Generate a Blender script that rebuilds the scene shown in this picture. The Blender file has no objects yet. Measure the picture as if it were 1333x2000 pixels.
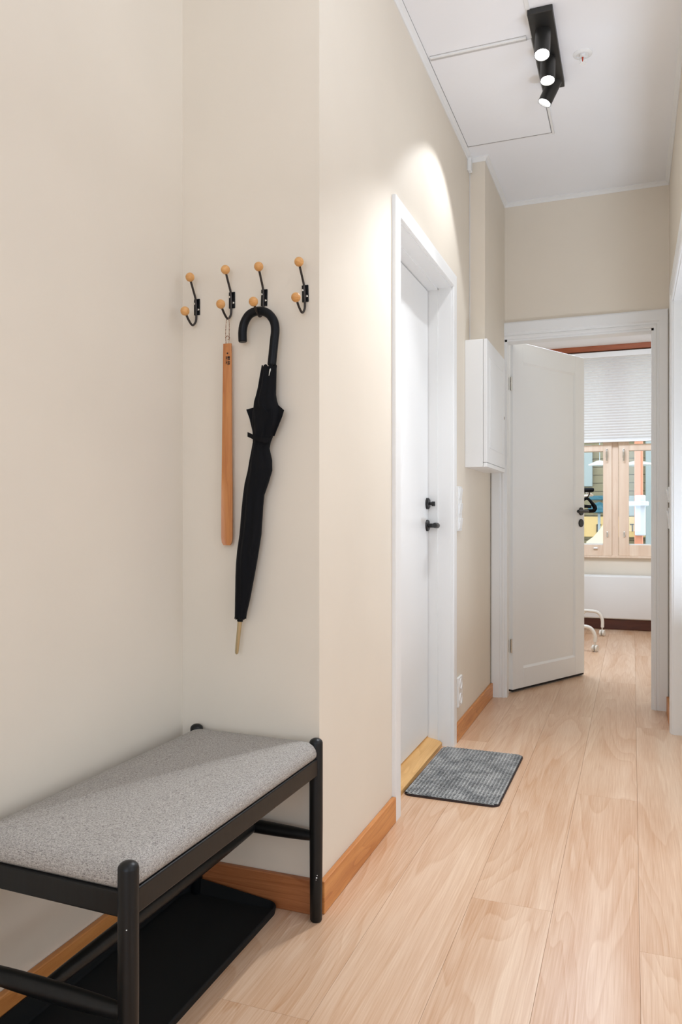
import bpy, bmesh, math, random
from mathutils import Vector, Matrix
random.seed(7)
SC = bpy.context.scene
COL = SC.collection

# ------------------------------------------------------------------ camera
FPX, HOR, CAMH = 1504.0, 1008.0, 1.03
TH = math.atan((1237 - 666.5) / FPX)
CT, ST = math.cos(TH), math.sin(TH)
cam_d = bpy.data.cameras.new('camera'); cam = bpy.data.objects.new('camera', cam_d); COL.objects.link(cam)
cam.location = (0, 0, CAMH)
cam.rotation_euler = (math.radians(90), 0, TH)
cam_d.sensor_fit = 'VERTICAL'; cam_d.sensor_height = 24.0
cam_d.lens = 24.0 * FPX / 2000.0
cam_d.shift_y = (HOR - 1000) / 2000.0
cam_d.clip_start = 0.02; cam_d.clip_end = 200
SC.camera = cam

# ------------------------------------------------------------------ world, exposure
w = bpy.data.worlds.new('sky'); SC.world = w; w.use_nodes = True
bg = w.node_tree.nodes['Background']
bg.inputs['Color'].default_value = (0.92, 0.955, 1.0, 1); bg.inputs['Strength'].default_value = 2.9
SC.view_settings.view_transform = 'Standard'; SC.view_settings.look = 'None'
SC.view_settings.gamma = 1.0; SC.view_settings.use_curve_mapping = False
SC.view_settings.exposure = 0.31

def area(name, loc, rot, sx, sy, power, color, spread=180):
    l = bpy.data.lights.new(name, 'AREA'); l.shape = 'RECTANGLE'; l.size = sx; l.size_y = sy
    l.energy = power; l.color = color; l.spread = math.radians(spread)
    o = bpy.data.objects.new(name, l); o.location = loc; o.rotation_euler = rot; COL.objects.link(o); return o
R = math.radians
FILL_TINT = (0.84, 0.985, 1.19)  # cool tint of the fill lights, keeps white surfaces neutral
# open room to the right of and behind the camera: unseen fill lights added to lift ceiling and walls
area('ceiling_fill', (0.62, 1.35, 1.9), (R(180), 0, 0), 0.6, 0.6, 13, FILL_TINT)  # added uplight to brighten the ceiling, no lamp stands here
area('ceiling_fill', (0.3, -1.3, 1.9), (R(180), 0, 0), 0.8, 0.8, 6, FILL_TINT)  # second added uplight, behind the camera
area('side_room_fill_up', (0.52, 3.25, 0.55), (R(180), R(-8), 0), 0.35, 0.4, 8, FILL_TINT)  # added to throw light up through the doorway onto the hall ceiling
area('open_room_fill', (3.1, 0.3, 1.5), (0, R(90), 0), 2.0, 3.4, 26, FILL_TINT)  # added soft fill from the right, that wall has no window
area('back_fill', (0.3, -2.9, 1.6), (R(90), 0, 0), 2.2, 1.8, 33, FILL_TINT)  # added soft fill from behind, the back wall has no window
# fill lights added in the bedroom and the room off the right-hand doorway
area('blind_fill', (0.1, 5.95, 2.45), (R(52), 0, R(8)), 0.9, 0.3, 5.5, FILL_TINT)  # added fill aimed at the blind, not a fitting
area('bedroom_fill', (-0.6, 5.7, 2.5), (0, 0, 0), 0.9, 0.9, 32, FILL_TINT)  # added overhead fill for the bedroom, not a fitting
area('side_room_fill', (1.55, 3.9, 1.4), (0, R(90), 0), 1.8, 0.8, 3, FILL_TINT)  # added fill through the doorway, no window behind it

# ------------------------------------------------------------------ helpers
WL = {}
def srgb(r, g, b):
    f = lambda c: ((c/255+0.055)/1.055)**2.4 if c/255 > 0.04045 else c/255/12.92
    return (f(r), f(g), f(b), 1)
def tag(o, label=None, cat=None, group=None, kind=None):
    if label: o['label'] = label
    if cat: o['category'] = cat
    if group: o['group'] = group
    if kind: o['kind'] = kind
    return o
def thing(name, label, cat, loc=(0,0,0), rz=0, group=None, kind=None):
    o = bpy.data.objects.new(name, None); COL.objects.link(o)
    o.location = loc; o.rotation_euler = (0, 0, rz); o.empty_display_size = 0.05
    WL[o.name] = Vector(loc)
    return tag(o, label, cat, group, kind)
def obj(name, bm, mat, parent=None, smooth=False, local=False, origin=None, recalc=True):
    if recalc: bmesh.ops.recalc_face_normals(bm, faces=bm.faces[:])
    pl = WL.get(parent.name, Vector((0,0,0))) if parent else Vector((0,0,0))
    if origin is not None: o0 = Vector(origin)
    elif local: o0 = None
    else: o0 = pl.copy()
    if o0 is not None and not local: bmesh.ops.translate(bm, verts=bm.verts[:], vec=-o0)
    me = bpy.data.meshes.new(name); bm.to_mesh(me); bm.free()
    if smooth:
        for p in me.polygons: p.use_smooth = True
        if smooth != 'all':
            try: me.set_sharp_from_angle(angle=R(38))
            except Exception: pass
    me.materials.append(mat)
    o = bpy.data.objects.new(name, me); COL.objects.link(o)
    if parent: o.parent = parent
    if o0 is not None and not local:
        o.location = o0 - pl; WL[o.name] = o0.copy()
    else: WL[o.name] = pl.copy()
    return o
def new(): return bmesh.new()
def box(bm, x0, x1, y0, y1, z0, z1, bev=0, seg=1, mat=None):
    t = bmesh.new()
    bmesh.ops.create_cube(t, size=1)
    for v in t.verts:
        v.co = Vector(((x0+x1)/2 + v.co.x*(x1-x0), (y0+y1)/2 + v.co.y*(y1-y0), (z0+z1)/2 + v.co.z*(z1-z0)))
    if bev: bmesh.ops.bevel(t, geom=t.edges[:]+t.verts[:], offset=bev, segments=seg, affect='EDGES', profile=0.5)
    if mat is not None: bmesh.ops.transform(t, matrix=mat, verts=t.verts[:])
    merge(bm, t); return bm
def merge(bm, t):
    me = bpy.data.meshes.new('tmp'); t.to_mesh(me); t.free(); bm.from_mesh(me); bpy.data.meshes.remove(me)
def prism(bm, pts, z0, z1):
    a = [bm.verts.new((x, y, z0)) for x, y in pts]; b = [bm.verts.new((x, y, z1)) for x, y in pts]
    n = len(pts); bm.faces.new(a[::-1]); bm.faces.new(b)
    for i in range(n): bm.faces.new((a[i], a[(i+1)%n], b[(i+1)%n], b[i]))
    return bm
def tube(bm, pts, rad, seg=12, flat=None):
    pts = [Vector(p) for p in pts]; n = len(pts)
    if not hasattr(rad, '__len__'): rad = [rad]*n
    rings = []; up = None
    for i, p in enumerate(pts):
        d = (pts[min(i+1, n-1)] - pts[max(i-1, 0)]).normalized()
        if up is None:
            up = Vector((0,0,1)) if abs(d.z) < 0.9 else Vector((1,0,0))
        s = d.cross(up).normalized(); up = s.cross(d).normalized()
        ring = []
        for k in range(seg):
            a = 2*math.pi*k/seg
            ring.append(bm.verts.new(p + (s*math.cos(a) + up*math.sin(a))*rad[i]))
        rings.append(ring)
    for i in range(n-1):
        for k in range(seg):
            bm.faces.new((rings[i][k], rings[i][(k+1)%seg], rings[i+1][(k+1)%seg], rings[i+1][k]))
    bm.faces.new(rings[0][::-1]); bm.faces.new(rings[-1])
    return bm
def lathe(bm, prof, mat=Matrix(), seg=32):
    rings = []
    for r, z in prof:
        if r < 1e-6: rings.append([bm.verts.new(mat @ Vector((0,0,z)))])
        else: rings.append([bm.verts.new(mat @ Vector((r*math.cos(2*math.pi*k/seg), r*math.sin(2*math.pi*k/seg), z))) for k in range(seg)])
    for a, b in zip(rings, rings[1:]):
        for k in range(seg):
            k2 = (k+1) % seg
            if len(a) == 1 and len(b) == 1: continue
            if len(a) == 1: bm.faces.new((a[0], b[k2], b[k]))
            elif len(b) == 1: bm.faces.new((a[k], a[k2], b[0]))
            else: bm.faces.new((a[k], a[k2], b[k2], b[k]))
    if len(rings[0]) > 1: bm.faces.new(rings[0][::-1])
    if len(rings[-1]) > 1: bm.faces.new(rings[-1])
    return bm
def frame_to(p, axis, ref=(0,0,1)):
    z = Vector(axis).normalized(); ref = Vector(ref)
    if abs(z.dot(ref)) > 0.99: ref = Vector((1,0,0))
    x = ref.cross(z).normalized(); y = z.cross(x)
    m = Matrix((x, y, z)).transposed().to_4x4(); m.translation = Vector(p); return m
def sphere(bm, c, r, u=20, v=14):
    bmesh.ops.create_uvsphere(bm, u_segments=u, v_segments=v, radius=r, matrix=Matrix.Translation(c)); return bm
def smooth_path(pts, n=6):
    P = [Vector(p) for p in pts]; out = []
    for i in range(len(P)-1):
        p0 = P[max(i-1,0)]; p1 = P[i]; p2 = P[i+1]; p3 = P[min(i+2,len(P)-1)]
        for k in range(n):
            t = k/n
            out.append(0.5*((2*p1)+(p2-p0)*t+(2*p0-5*p1+4*p2-p3)*t*t+(3*p1-p0-3*p2+p3)*t**3))
    out.append(P[-1]); return out
def at(px, py, y):      # where a sight line meets the wall plane at depth y
    u = (px-666.5)/FPX; v = (HOR-py)/FPX; dx, dy = u*CT-ST, u*ST+CT
    t = y/dy; return Vector((dx*t, y, CAMH+v*t))

# ------------------------------------------------------------------ materials
def mat(name, base=(0.8,0.8,0.8,1), rough=0.5, metal=0, spec=0.5):
    m = bpy.data.materials.new(name); m.use_nodes = True
    b = m.node_tree.nodes['Principled BSDF']
    b.inputs['Base Color'].default_value = base; b.inputs['Roughness'].default_value = rough
    b.inputs['Metallic'].default_value = metal; b.inputs['Specular IOR Level'].default_value = spec
    return m, m.node_tree.nodes, m.node_tree.links, b
def N(nodes, t, **kw):
    n = nodes.new(t)
    for k, v in kw.items():
        if k in ('operation','blend_type','noise_dimensions','data_type','feature','wave_type','bands_direction','interpolation','distance'): setattr(n, k, v)
        else: n.inputs[k.replace('_',' ')].default_value = v
    return n
def coords(nodes, links, scale=(1,1,1), rnd=0, loc=(0,0,0), world=False):
    tc = nodes.new('ShaderNodeTexCoord'); mp = nodes.new('ShaderNodeMapping')
    mp.inputs['Scale'].default_value = scale; mp.inputs['Location'].default_value = loc
    src = tc.outputs['Object']
    if world:
        g = nodes.new('ShaderNodeNewGeometry'); src = g.outputs['Position']
    if rnd:
        oi = nodes.new('ShaderNodeObjectInfo'); mu = N(nodes, 'ShaderNodeMath', operation='MULTIPLY'); mu.inputs[1].default_value = rnd
        links.new(oi.outputs['Random'], mu.inputs[0])
        cb = nodes.new('ShaderNodeCombineXYZ')
        for i in range(3): links.new(mu.outputs[0], cb.inputs[i])
        ad = nodes.new('ShaderNodeVectorMath'); ad.operation = 'ADD'
        links.new(src, ad.inputs[0]); links.new(cb.outputs[0], ad.inputs[1]); src = ad.outputs[0]
    links.new(src, mp.inputs['Vector']); return mp.outputs['Vector']
def ramp(nodes, stops):
    r = nodes.new('ShaderNodeValToRGB'); e = r.color_ramp.elements
    e[0].position, e[0].color = stops[0]; e[1].position, e[1].color = stops[-1]
    for p, c in stops[1:-1]:
        x = e.new(p); x.color = c
    return r
def bump(nodes, links, b, h, strength=0.2, dist=0.002):
    bp = nodes.new('ShaderNodeBump'); bp.inputs['Strength'].default_value = strength; bp.inputs['Distance'].default_value = dist
    links.new(h, bp.inputs['Height']); links.new(bp.outputs[0], b.inputs['Normal'])
def paint(name, c, rough, mott=0.02, bs=0.15):
    m, n, l, b = mat(name, c, rough, spec=0.35)
    v = coords(n, l, (1,1,1), world=True)
    a = N(n, 'ShaderNodeTexNoise', Scale=420.0, Detail=3.0); l.new(v, a.inputs['Vector'])
    bump(n, l, b, a.outputs['Fac'], bs, 0.0006)
    q = N(n, 'ShaderNodeTexNoise', Scale=2.2, Detail=4.0); l.new(v, q.inputs['Vector'])
    d = tuple(x*(1-mott) for x in c[:3])+(1,); e = tuple(min(1, x*(1+mott)) for x in c[:3])+(1,)
    r = ramp(n, [(0.35, d), (0.65, e)]); l.new(q.outputs['Fac'], r.inputs['Fac']); l.new(r.outputs['Color'], b.inputs['Base Color'])
    return m
M = {}
M['wall'] = paint('beige_wall_paint', srgb(231, 220, 203), 0.62)
M['ceil'] = paint('white_ceiling_paint', srgb(246, 246, 247), 0.8, 0.01, 0.1)
M['white'] = paint('white_satin_paint', srgb(238, 237, 234), 0.36, 0.006, 0.05)
M['groove'] = paint('shadow_gap_grey', srgb(150, 148, 144), 0.8)
def plainmat(k, c, rough, metal=0, spec=0.5):
    M[k] = mat(k, c, rough, metal, spec)[0]
plainmat('plastic', srgb(240, 240, 238), 0.25)
plainmat('chrome', srgb(200, 198, 190), 0.25, 1.0)
plainmat('brass_steel', srgb(190, 175, 140), 0.28, 1.0)
plainmat('black_metal', srgb(14, 15, 16), 0.4)
plainmat('lamp_black', srgb(38, 37, 35), 0.42)
plainmat('rod', srgb(38, 30, 26), 0.4)
plainmat('rubber', srgb(10, 13, 14), 0.75, spec=0.3)
plainmat('crook', srgb(3, 6, 11), 0.42, spec=0.22)
plainmat('ink', srgb(40, 20, 12), 0.7)
plainmat('rack_white', srgb(226, 220, 208), 0.35)
plainmat('radiator', srgb(226, 224, 220), 0.4)
plainmat('sprinkler_red', srgb(190, 60, 30), 0.2)
plainmat('dark_gap', srgb(30, 26, 22), 0.9); plainmat('groove_light', srgb(196, 193, 189), 0.8); plainmat('underlay', srgb(186, 150, 118), 0.9)
plainmat('hat_black', srgb(4, 4, 7), 0.75, spec=0.2); plainmat('board_white', srgb(196, 202, 214), 0.5)

def wood(name, light, dark, rough, axis='Y', scale=1.0, lines=10.0, contrast=1.0, rnd=40.0, fib=0.5, spec=0.5, tone=0.0):
    m, n, l, b = mat(name, light, rough, spec=spec)
    st = {'X': (0.09, 1, 1), 'Y': (1, 0.09, 1), 'Z': (1, 1, 0.09)}[axis]
    v = coords(n, l, tuple(s*scale for s in st), rnd=rnd)
    a = N(n, 'ShaderNodeTexNoise', Scale=5.5, Detail=2.2, Roughness=0.45, Distortion=0.5); l.new(v, a.inputs['Vector'])
    mu = N(n, 'ShaderNodeMath', operation='MULTIPLY'); mu.inputs[1].default_value = lines; l.new(a.outputs['Fac'], mu.inputs[0])
    fr = N(n, 'ShaderNodeMath', operation='FRACT'); l.new(mu.outputs[0], fr.inputs[0])
    r1 = ramp(n, [(0.0, (0,0,0,1)), (0.72, (0.55,0.55,0.55,1)), (0.93, (1,1,1,1)), (1.0, (0,0,0,1))]); l.new(fr.outputs[0], r1.inputs['Fac'])
    st2 = {'X': (0.02, 1, 1), 'Y': (1, 0.02, 1), 'Z': (1, 1, 0.02)}[axis]
    v2 = coords(n, l, tuple(s*scale for s in st2), rnd=rnd)
    f = N(n, 'ShaderNodeTexNoise', Scale=260.0, Detail=3.0, Roughness=0.6); l.new(v2, f.inputs['Vector'])
    g = N(n, 'ShaderNodeTexNoise', Scale=9.0, Detail=2.0); l.new(v, g.inputs['Vector'])
    s1 = N(n, 'ShaderNodeMath', operation='MULTIPLY'); s1.inputs[1].default_value = 0.42*contrast; l.new(r1.outputs['Color'], s1.inputs[0])
    s2 = N(n, 'ShaderNodeMath', operation='MULTIPLY'); s2.inputs[1].default_value = fib; l.new(f.outputs['Fac'], s2.inputs[0])
    s3 = N(n, 'ShaderNodeMath', operation='MULTIPLY'); s3.inputs[1].default_value = 0.75; l.new(g.outputs['Fac'], s3.inputs[0])
    a1 = N(n, 'ShaderNodeMath', operation='ADD'); l.new(s1.outputs[0], a1.inputs[0]); l.new(s2.outputs[0], a1.inputs[1])
    a2 = N(n, 'ShaderNodeMath', operation='ADD'); l.new(a1.outputs[0], a2.inputs[0]); l.new(s3.outputs[0], a2.inputs[1])
    r2 = ramp(n, [(0.35, light), (1.25 if False else 1.0, dark)]); l.new(a2.outputs[0], r2.inputs['Fac'])
    out = r2.outputs['Color']
    if tone:
        oi = n.new('ShaderNodeObjectInfo'); mr = n.new('ShaderNodeMapRange'); mr.inputs['To Min'].default_value = 1-tone; mr.inputs['To Max'].default_value = 1+tone
        l.new(oi.outputs['Random'], mr.inputs['Value'])
        hs = n.new('ShaderNodeHueSaturation'); l.new(mr.outputs[0], hs.inputs['Value']); l.new(out, hs.inputs['Color']); out = hs.outputs['Color']
    l.new(out, b.inputs['Base Color'])
    bump(n, l, b, f.outputs['Fac'], 0.08, 0.0005)
    return m
M['floor'] = wood('light_oak_laminate', srgb(237, 209, 181), srgb(196, 148, 108), 0.3, 'Y', 1.0, 15.0, 0.36, 40.0, 0.62, 0.55, 0.012)
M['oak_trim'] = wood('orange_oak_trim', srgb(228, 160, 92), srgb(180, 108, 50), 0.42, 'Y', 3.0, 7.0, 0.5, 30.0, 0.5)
M['oak_trim_x_shaded'] = wood('orange_oak_trim_cross_shaded', srgb(196, 128, 80), srgb(146, 84, 44), 0.42, 'X', 3.0, 7.0, 0.5, 30.0, 0.5)  # cross-grain copy, its darker tone paints in the shade of the niche
M['threshold'] = wood('pale_oak_threshold', srgb(232, 186, 120), srgb(196, 142, 76), 0.4, 'Y', 3.0, 7.0, 0.5, 30.0, 0.4)
M['pine'] = wood('pale_pine_window', srgb(242, 222, 200), srgb(220, 188, 160), 0.45, 'Z', 2.0, 6.0, 0.3, 30.0, 0.3)
M['brownwood'] = wood('brown_curtain_board', srgb(176, 96, 50), srgb(130, 62, 28), 0.4, 'X', 2.0, 6.0, 0.4, 10.0)
M['darkbase'] = wood('dark_red_baseboard', srgb(120, 66, 46), srgb(80, 40, 28), 0.4, 'X', 2.0, 6.0, 0.4, 10.0)
M['beech'] = wood('beech_ball', srgb(232, 178, 112), srgb(202, 138, 70), 0.4, 'X', 9.0, 6.0, 0.6, 30.0, 0.4)
M['horn'] = wood('shoehorn_wood', srgb(212, 146, 84), srgb(176, 104, 58), 0.36, 'Z', 5.0, 6.0, 0.35, 0, 0.5)
# black stained wood of the bench
m, n, l, b = mat('black_stained_wood', srgb(20, 23, 24), 0.4, spec=0.35)
v = coords(n, l, (30, 30, 2)); a = N(n, 'ShaderNodeTexNoise', Scale=4.0, Detail=3.0); l.new(v, a.inputs['Vector'])
r = ramp(n, [(0.3, srgb(7, 9, 10)), (0.75, srgb(15, 18, 19))]); l.new(a.outputs['Fac'], r.inputs['Fac']); l.new(r.outputs['Color'], b.inputs['Base Color'])
bump(n, l, b, a.outputs['Fac'], 0.06, 0.001); M['bench'] = m
# melange fabric
m, n, l, b = mat('grey_melange_fabric', srgb(160, 154, 146), 0.9, spec=0.2)
v = coords(n, l)
w1 = N(n, 'ShaderNodeTexWave', Scale=150.0, Distortion=1.2, Detail=1.0); w1.bands_direction = 'X'; l.new(v, w1.inputs['Vector'])
w2 = N(n, 'ShaderNodeTexWave', Scale=150.0, Distortion=1.2, Detail=1.0); w2.bands_direction = 'Y'; l.new(v, w2.inputs['Vector'])
wm = N(n, 'ShaderNodeMath', operation='MULTIPLY'); l.new(w1.outputs['Fac'], wm.inputs[0]); l.new(w2.outputs['Fac'], wm.inputs[1])
vA = coords(n, l, (1, 0.35, 1)); vB = coords(n, l, (0.35, 1, 1))
nA = N(n, 'ShaderNodeTexNoise', Scale=620.0, Detail=2.0, Roughness=0.7); l.new(vA, nA.inputs['Vector'])
nB = N(n, 'ShaderNodeTexNoise', Scale=620.0, Detail=2.0, Roughness=0.7); l.new(vB, nB.inputs['Vector'])
mx = N(n, 'ShaderNodeMath', operation='ADD'); l.new(nA.outputs['Fac'], mx.inputs[0]); l.new(nB.outputs['Fac'], mx.inputs[1])
nm = N(n, 'ShaderNodeMath', operation='MULTIPLY'); nm.inputs[1].default_value = 0.5; l.new(mx.outputs[0], nm.inputs[0])
r = ramp(n, [(0.34, srgb(104, 99, 94)), (0.46, srgb(158, 152, 145)), (0.62, srgb(196, 190, 181))]); l.new(nm.outputs[0], r.inputs['Fac'])
l.new(r.outputs['Color'], b.inputs['Base Color'])
ad = N(n, 'ShaderNodeMath', operation='ADD'); l.new(wm.outputs[0], ad.inputs[0]); l.new(nm.outputs[0], ad.inputs[1])
bump(n, l, b, ad.outputs[0], 0.55, 0.0012); M['fabric'] = m
# doormat yarn
m, n, l, b = mat('grey_mat_yarn', srgb(150, 150, 146), 0.95, spec=0.1)
v = coords(n, l); a = N(n, 'ShaderNodeTexNoise', Scale=130.0, Detail=3.0, Roughness=0.7); l.new(v, a.inputs['Vector'])
a2 = N(n, 'ShaderNodeTexNoise', Scale=14.0, Detail=3.0); l.new(v, a2.inputs['Vector'])
mx = N(n, 'ShaderNodeMath', operation='ADD'); l.new(a.outputs['Fac'], mx.inputs[0]); l.new(a2.outputs['Fac'], mx.inputs[1])
nm = N(n, 'ShaderNodeMath', operation='MULTIPLY'); nm.inputs[1].default_value = 0.5; l.new(mx.outputs[0], nm.inputs[0])
r = ramp(n, [(0.40, srgb(118, 119, 118)), (0.60, srgb(178, 177, 173))]); l.new(nm.outputs[0], r.inputs['Fac']); l.new(r.outputs['Color'], b.inputs['Base Color'])
bump(n, l, b, a.outputs['Fac'], 0.6, 0.002); M['yarn'] = m
plainmat('mat_black', srgb(34, 32, 32), 0.9, spec=0.2)
plainmat('mat_edge', srgb(50, 34, 30), 0.8)
# umbrella cloth
m, n, l, b = mat('black_umbrella_cloth', srgb(5, 6, 10), 0.8, spec=0.2)
b.inputs['Sheen Weight'].default_value = 0.03
v = coords(n, l, (1, 1, 0.2)); a = N(n, 'ShaderNodeTexNoise', Scale=90.0, Detail=3.0); l.new(v, a.inputs['Vector']); bump(n, l, b, a.outputs['Fac'], 0.3, 0.002); M['cloth'] = m
# twine
m, n, l, b = mat('twine', srgb(196, 164, 138), 0.9)
v = coords(n, l); a = N(n, 'ShaderNodeTexNoise', Scale=500.0, Detail=1.0); l.new(v, a.inputs['Vector'])
r = ramp(n, [(0.42, srgb(120, 84, 62)), (0.55, srgb(214, 186, 160))]); l.new(a.outputs['Fac'], r.inputs['Fac']); l.new(r.outputs['Color'], b.inputs['Base Color']); M['twine'] = m
# blind fabric, slightly translucent
m, n, l, b = mat('white_blind_fabric', srgb(245, 243, 240), 0.85, spec=0.1)
tr = n.new('ShaderNodeBsdfTranslucent'); tr.inputs['Color'].default_value = srgb(236, 233, 228); ms = n.new('ShaderNodeMixShader'); ms.inputs[0].default_value = 0.25
l.new(b.outputs[0], ms.inputs[1]); l.new(tr.outputs[0], ms.inputs[2]); l.new(ms.outputs[0], n['Material Output'].inputs['Surface']); M['blind'] = m
# window glass
m, n, l, b = mat('window_glass', (1,1,1,1), 0.0)
t = n.new('ShaderNodeBsdfTransparent'); t.inputs['Color'].default_value = (0.93, 0.97, 0.97, 1); g = n.new('ShaderNodeBsdfGlossy'); g.inputs['Roughness'].default_value = 0.01
fz = n.new('ShaderNodeFresnel'); fz.inputs['IOR'].default_value = 1.5; ms = n.new('ShaderNodeMixShader')
l.new(fz.outputs[0], ms.inputs[0]); l.new(t.outputs[0], ms.inputs[1]); l.new(g.outputs[0], ms.inputs[2]); l.new(ms.outputs[0], n['Material Output'].inputs['Surface']); M['glass'] = m
def emis(k, c, s):
    m = bpy.data.materials.new(k); m.use_nodes = True; n = m.node_tree.nodes; l = m.node_tree.links
    e = n.new('ShaderNodeEmission'); e.inputs['Color'].default_value = c; e.inputs['Strength'].default_value = s
    l.new(e.outputs[0], n['Material Output'].inputs['Surface']); M[k] = m
emis('lens_glow', (1, 0.99, 0.96, 1), 16)

# ------------------------------------------------------------------ room measures
XB, YC, XA, YE, XR, ZC = -0.76, 1.845, -1.171, 4.42, 0.18, 2.80
YW = 7.45            # window wall of the bedroom
ZB = 2.58            # bedroom ceiling
DY0, DY1, DZ = 2.549, 3.39, 2.055     # left doorway
EX0, EX1, EZ = -0.68, 0.104, 2.03     # end doorway
RY0, RY1, RZ = 3.0, 3.95, 2.05        # right doorway
ST_ = dict(kind='structure')

def S(name, bm, m, label, cat, **kw):
    o = obj(name, bm, m, **kw); tag(o, label, cat, kind='structure'); return o

# wall beside the bench
bm = new(); box(bm, XA-0.14, XA, -3.0, YC+0.14, 0, ZC); S('wall_niche_side', bm, M['wall'], 'long beige wall along the left, behind the bench', 'wall')
bm = new(); prism(bm, [(XA, YC), (XB, YC), (XB-0.14, YC+0.14), (XA, YC+0.14)], 0, ZC); S('wall_niche_back', bm, M['wall'], 'narrow beige wall of the niche carrying the four coat hooks', 'wall')
bm = new()
prism(bm, [(XB, YC), (XB, DY0), (XB-0.14, DY0), (XB-0.14, YC+0.14)], 0, ZC)
box(bm, XB-0.14, XB, DY1, YE, 0, ZC); box(bm, XB-0.14, XB, DY0, DY1, DZ, ZC)
S('wall_left', bm, M['wall'], 'beige hallway wall on the left around the closed white door', 'wall')
bm = new(); box(bm, -2.4, EX0, YE, YE+0.12, 0, ZC); box(bm, EX1, 1.6, YE, YE+0.12, 0, ZC); box(bm, EX0, EX1, YE, YE+0.12, EZ, ZC)
S('wall_end', bm, M['wall'], 'beige wall at the end of the hallway above the open door', 'wall')
bm = new(); box(bm, XR, XR+0.13, RY1, YE, 0, ZC); box(bm, XR, XR+0.13, 2.55, RY0, 0, ZC); box(bm, XR, XR+0.13, RY0, RY1, RZ, ZC)
S('wall_right', bm, M['wall'], 'beige hallway wall on the right edge with a doorway', 'wall')
# open room behind and to the right of the camera
bm = new(); box(bm, XR+0.13, 3.2, 2.55, 2.68, 0, ZC); S('wall_front', bm, M['wall'], 'beige wall of the open room beside the camera', 'wall')
bm = new(); box(bm, 3.2, 3.33, -3.0, 2.68, 0, ZC); S('wall_far_right', bm, M['wall'], 'beige side wall of the open room', 'wall')
bm = new(); box(bm, XA-0.14, 3.33, -3.13, -3.0, 0, ZC); S('wall_back', bm, M['wall'], 'beige wall behind the camera', 'wall')
# side room off the right doorway
bm = new(); box(bm, 1.63, 1.73, 2.68, YE, 0, ZC)
S('wall_side_room', bm, M['wall'], 'pale walls of the room beyond the right doorway', 'wall')
# bedroom
bm = new(); box(bm, -2.4, -2.28, YE+0.12, YW, 0, ZC); S('wall_bedroom_left', bm, M['wall'], 'beige left wall of the bedroom', 'wall')
bm = new(); box(bm, 0.75, 0.87, YE+0.12, YW, 0, ZC); S('wall_bedroom_right', bm, M['wall'], 'beige right wall of the bedroom', 'wall')
# window opening
A = at(1205, 1087, YW); WX = (A.x-1.05, A.x+0.62); WZ0 = at(1210, 1087, YW).z; WZ1 = at(1230, 676, YW).z
bm = new(); box(bm, -2.4, WX[0], YW, YW+0.25, 0, ZC); box(bm, WX[1], 0.87, YW, YW+0.25, 0, ZC); box(bm, WX[0], WX[1], YW, YW+0.25, 0, WZ0); box(bm, WX[0], WX[1], YW, YW+0.25, WZ1, ZC)
S('wall_bedroom_end', bm, M['wall'], 'beige wall under the bedroom window', 'wall')

# ceilings
PX0, PX1, PY0, PY1 = XB+0.018, -0.348, 2.895, 3.665
bm = new(); box(bm, XA-0.14, 3.33, -3.13, YE+0.12, ZC, ZC+0.1)
ceil = S('ceiling', bm, M['ceil'], 'smooth white hallway ceiling', 'ceiling')
# access hatch: frame strips and panel standing proud of the ceiling
def strip(x0, x1, y0, y1, t=0.004, m='white', nm='hatch_trim'):
    b2 = new(); box(b2, x0, x1, y0, y1, ZC-t, ZC, 0.001); return obj(nm, b2, M[m], ceil)
b2 = new(); box(b2, PX0+0.004, PX1-0.004, PY0+0.022, PY1-0.004, ZC-0.003, ZC, 0.001); obj('hatch_panel', b2, M['ceil'], ceil)
strip(PX0, PX1, PY1-0.006, PY1, 0.0036, 'groove', 'hatch_gap'); strip(PX1-0.004, PX1, PY0+0.02, PY1, 0.0012, 'groove', 'hatch_gap')
strip(PX0+0.01, PX1-0.02, PY0, PY0+0.022, 0.007); strip(PX0+0.01, PX1-0.02, PY0-0.004, PY0, 0.0012, 'groove_light', 'hatch_gap'); strip(PX0+0.01, PX1-0.02, PY0+0.008, PY0+0.02, 0.0075, 'groove_light', 'hatch_gap')
strip(PX1, PX1+0.010, PY0+0.05, PY1+0.01, 0.006); strip(PX0, PX1+0.010, PY1, PY1+0.008, 0.003)
strip(PX1-0.004, PX1+0.012, 1.9, PY0-0.03, 0.003)
strip(PX0-0.002, PX0+0.003, 1.9, PY1, 0.0012, 'groove', 'hatch_gap')
bm = new(); box(bm, -2.4, 0.87, YE+0.12, YW+0.05, ZB, ZB+0.08); S('ceiling_bedroom', bm, M['ceil'], 'white bedroom ceiling seen above the open door', 'ceiling')
bm = new(); box(bm, -2.4, 0.87, YE+0.12, YW+0.25, ZC, ZC+0.1); S('ceiling_upper', bm, M['ceil'], 'structural slab above the bedroom ceiling', 'ceiling')

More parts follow.
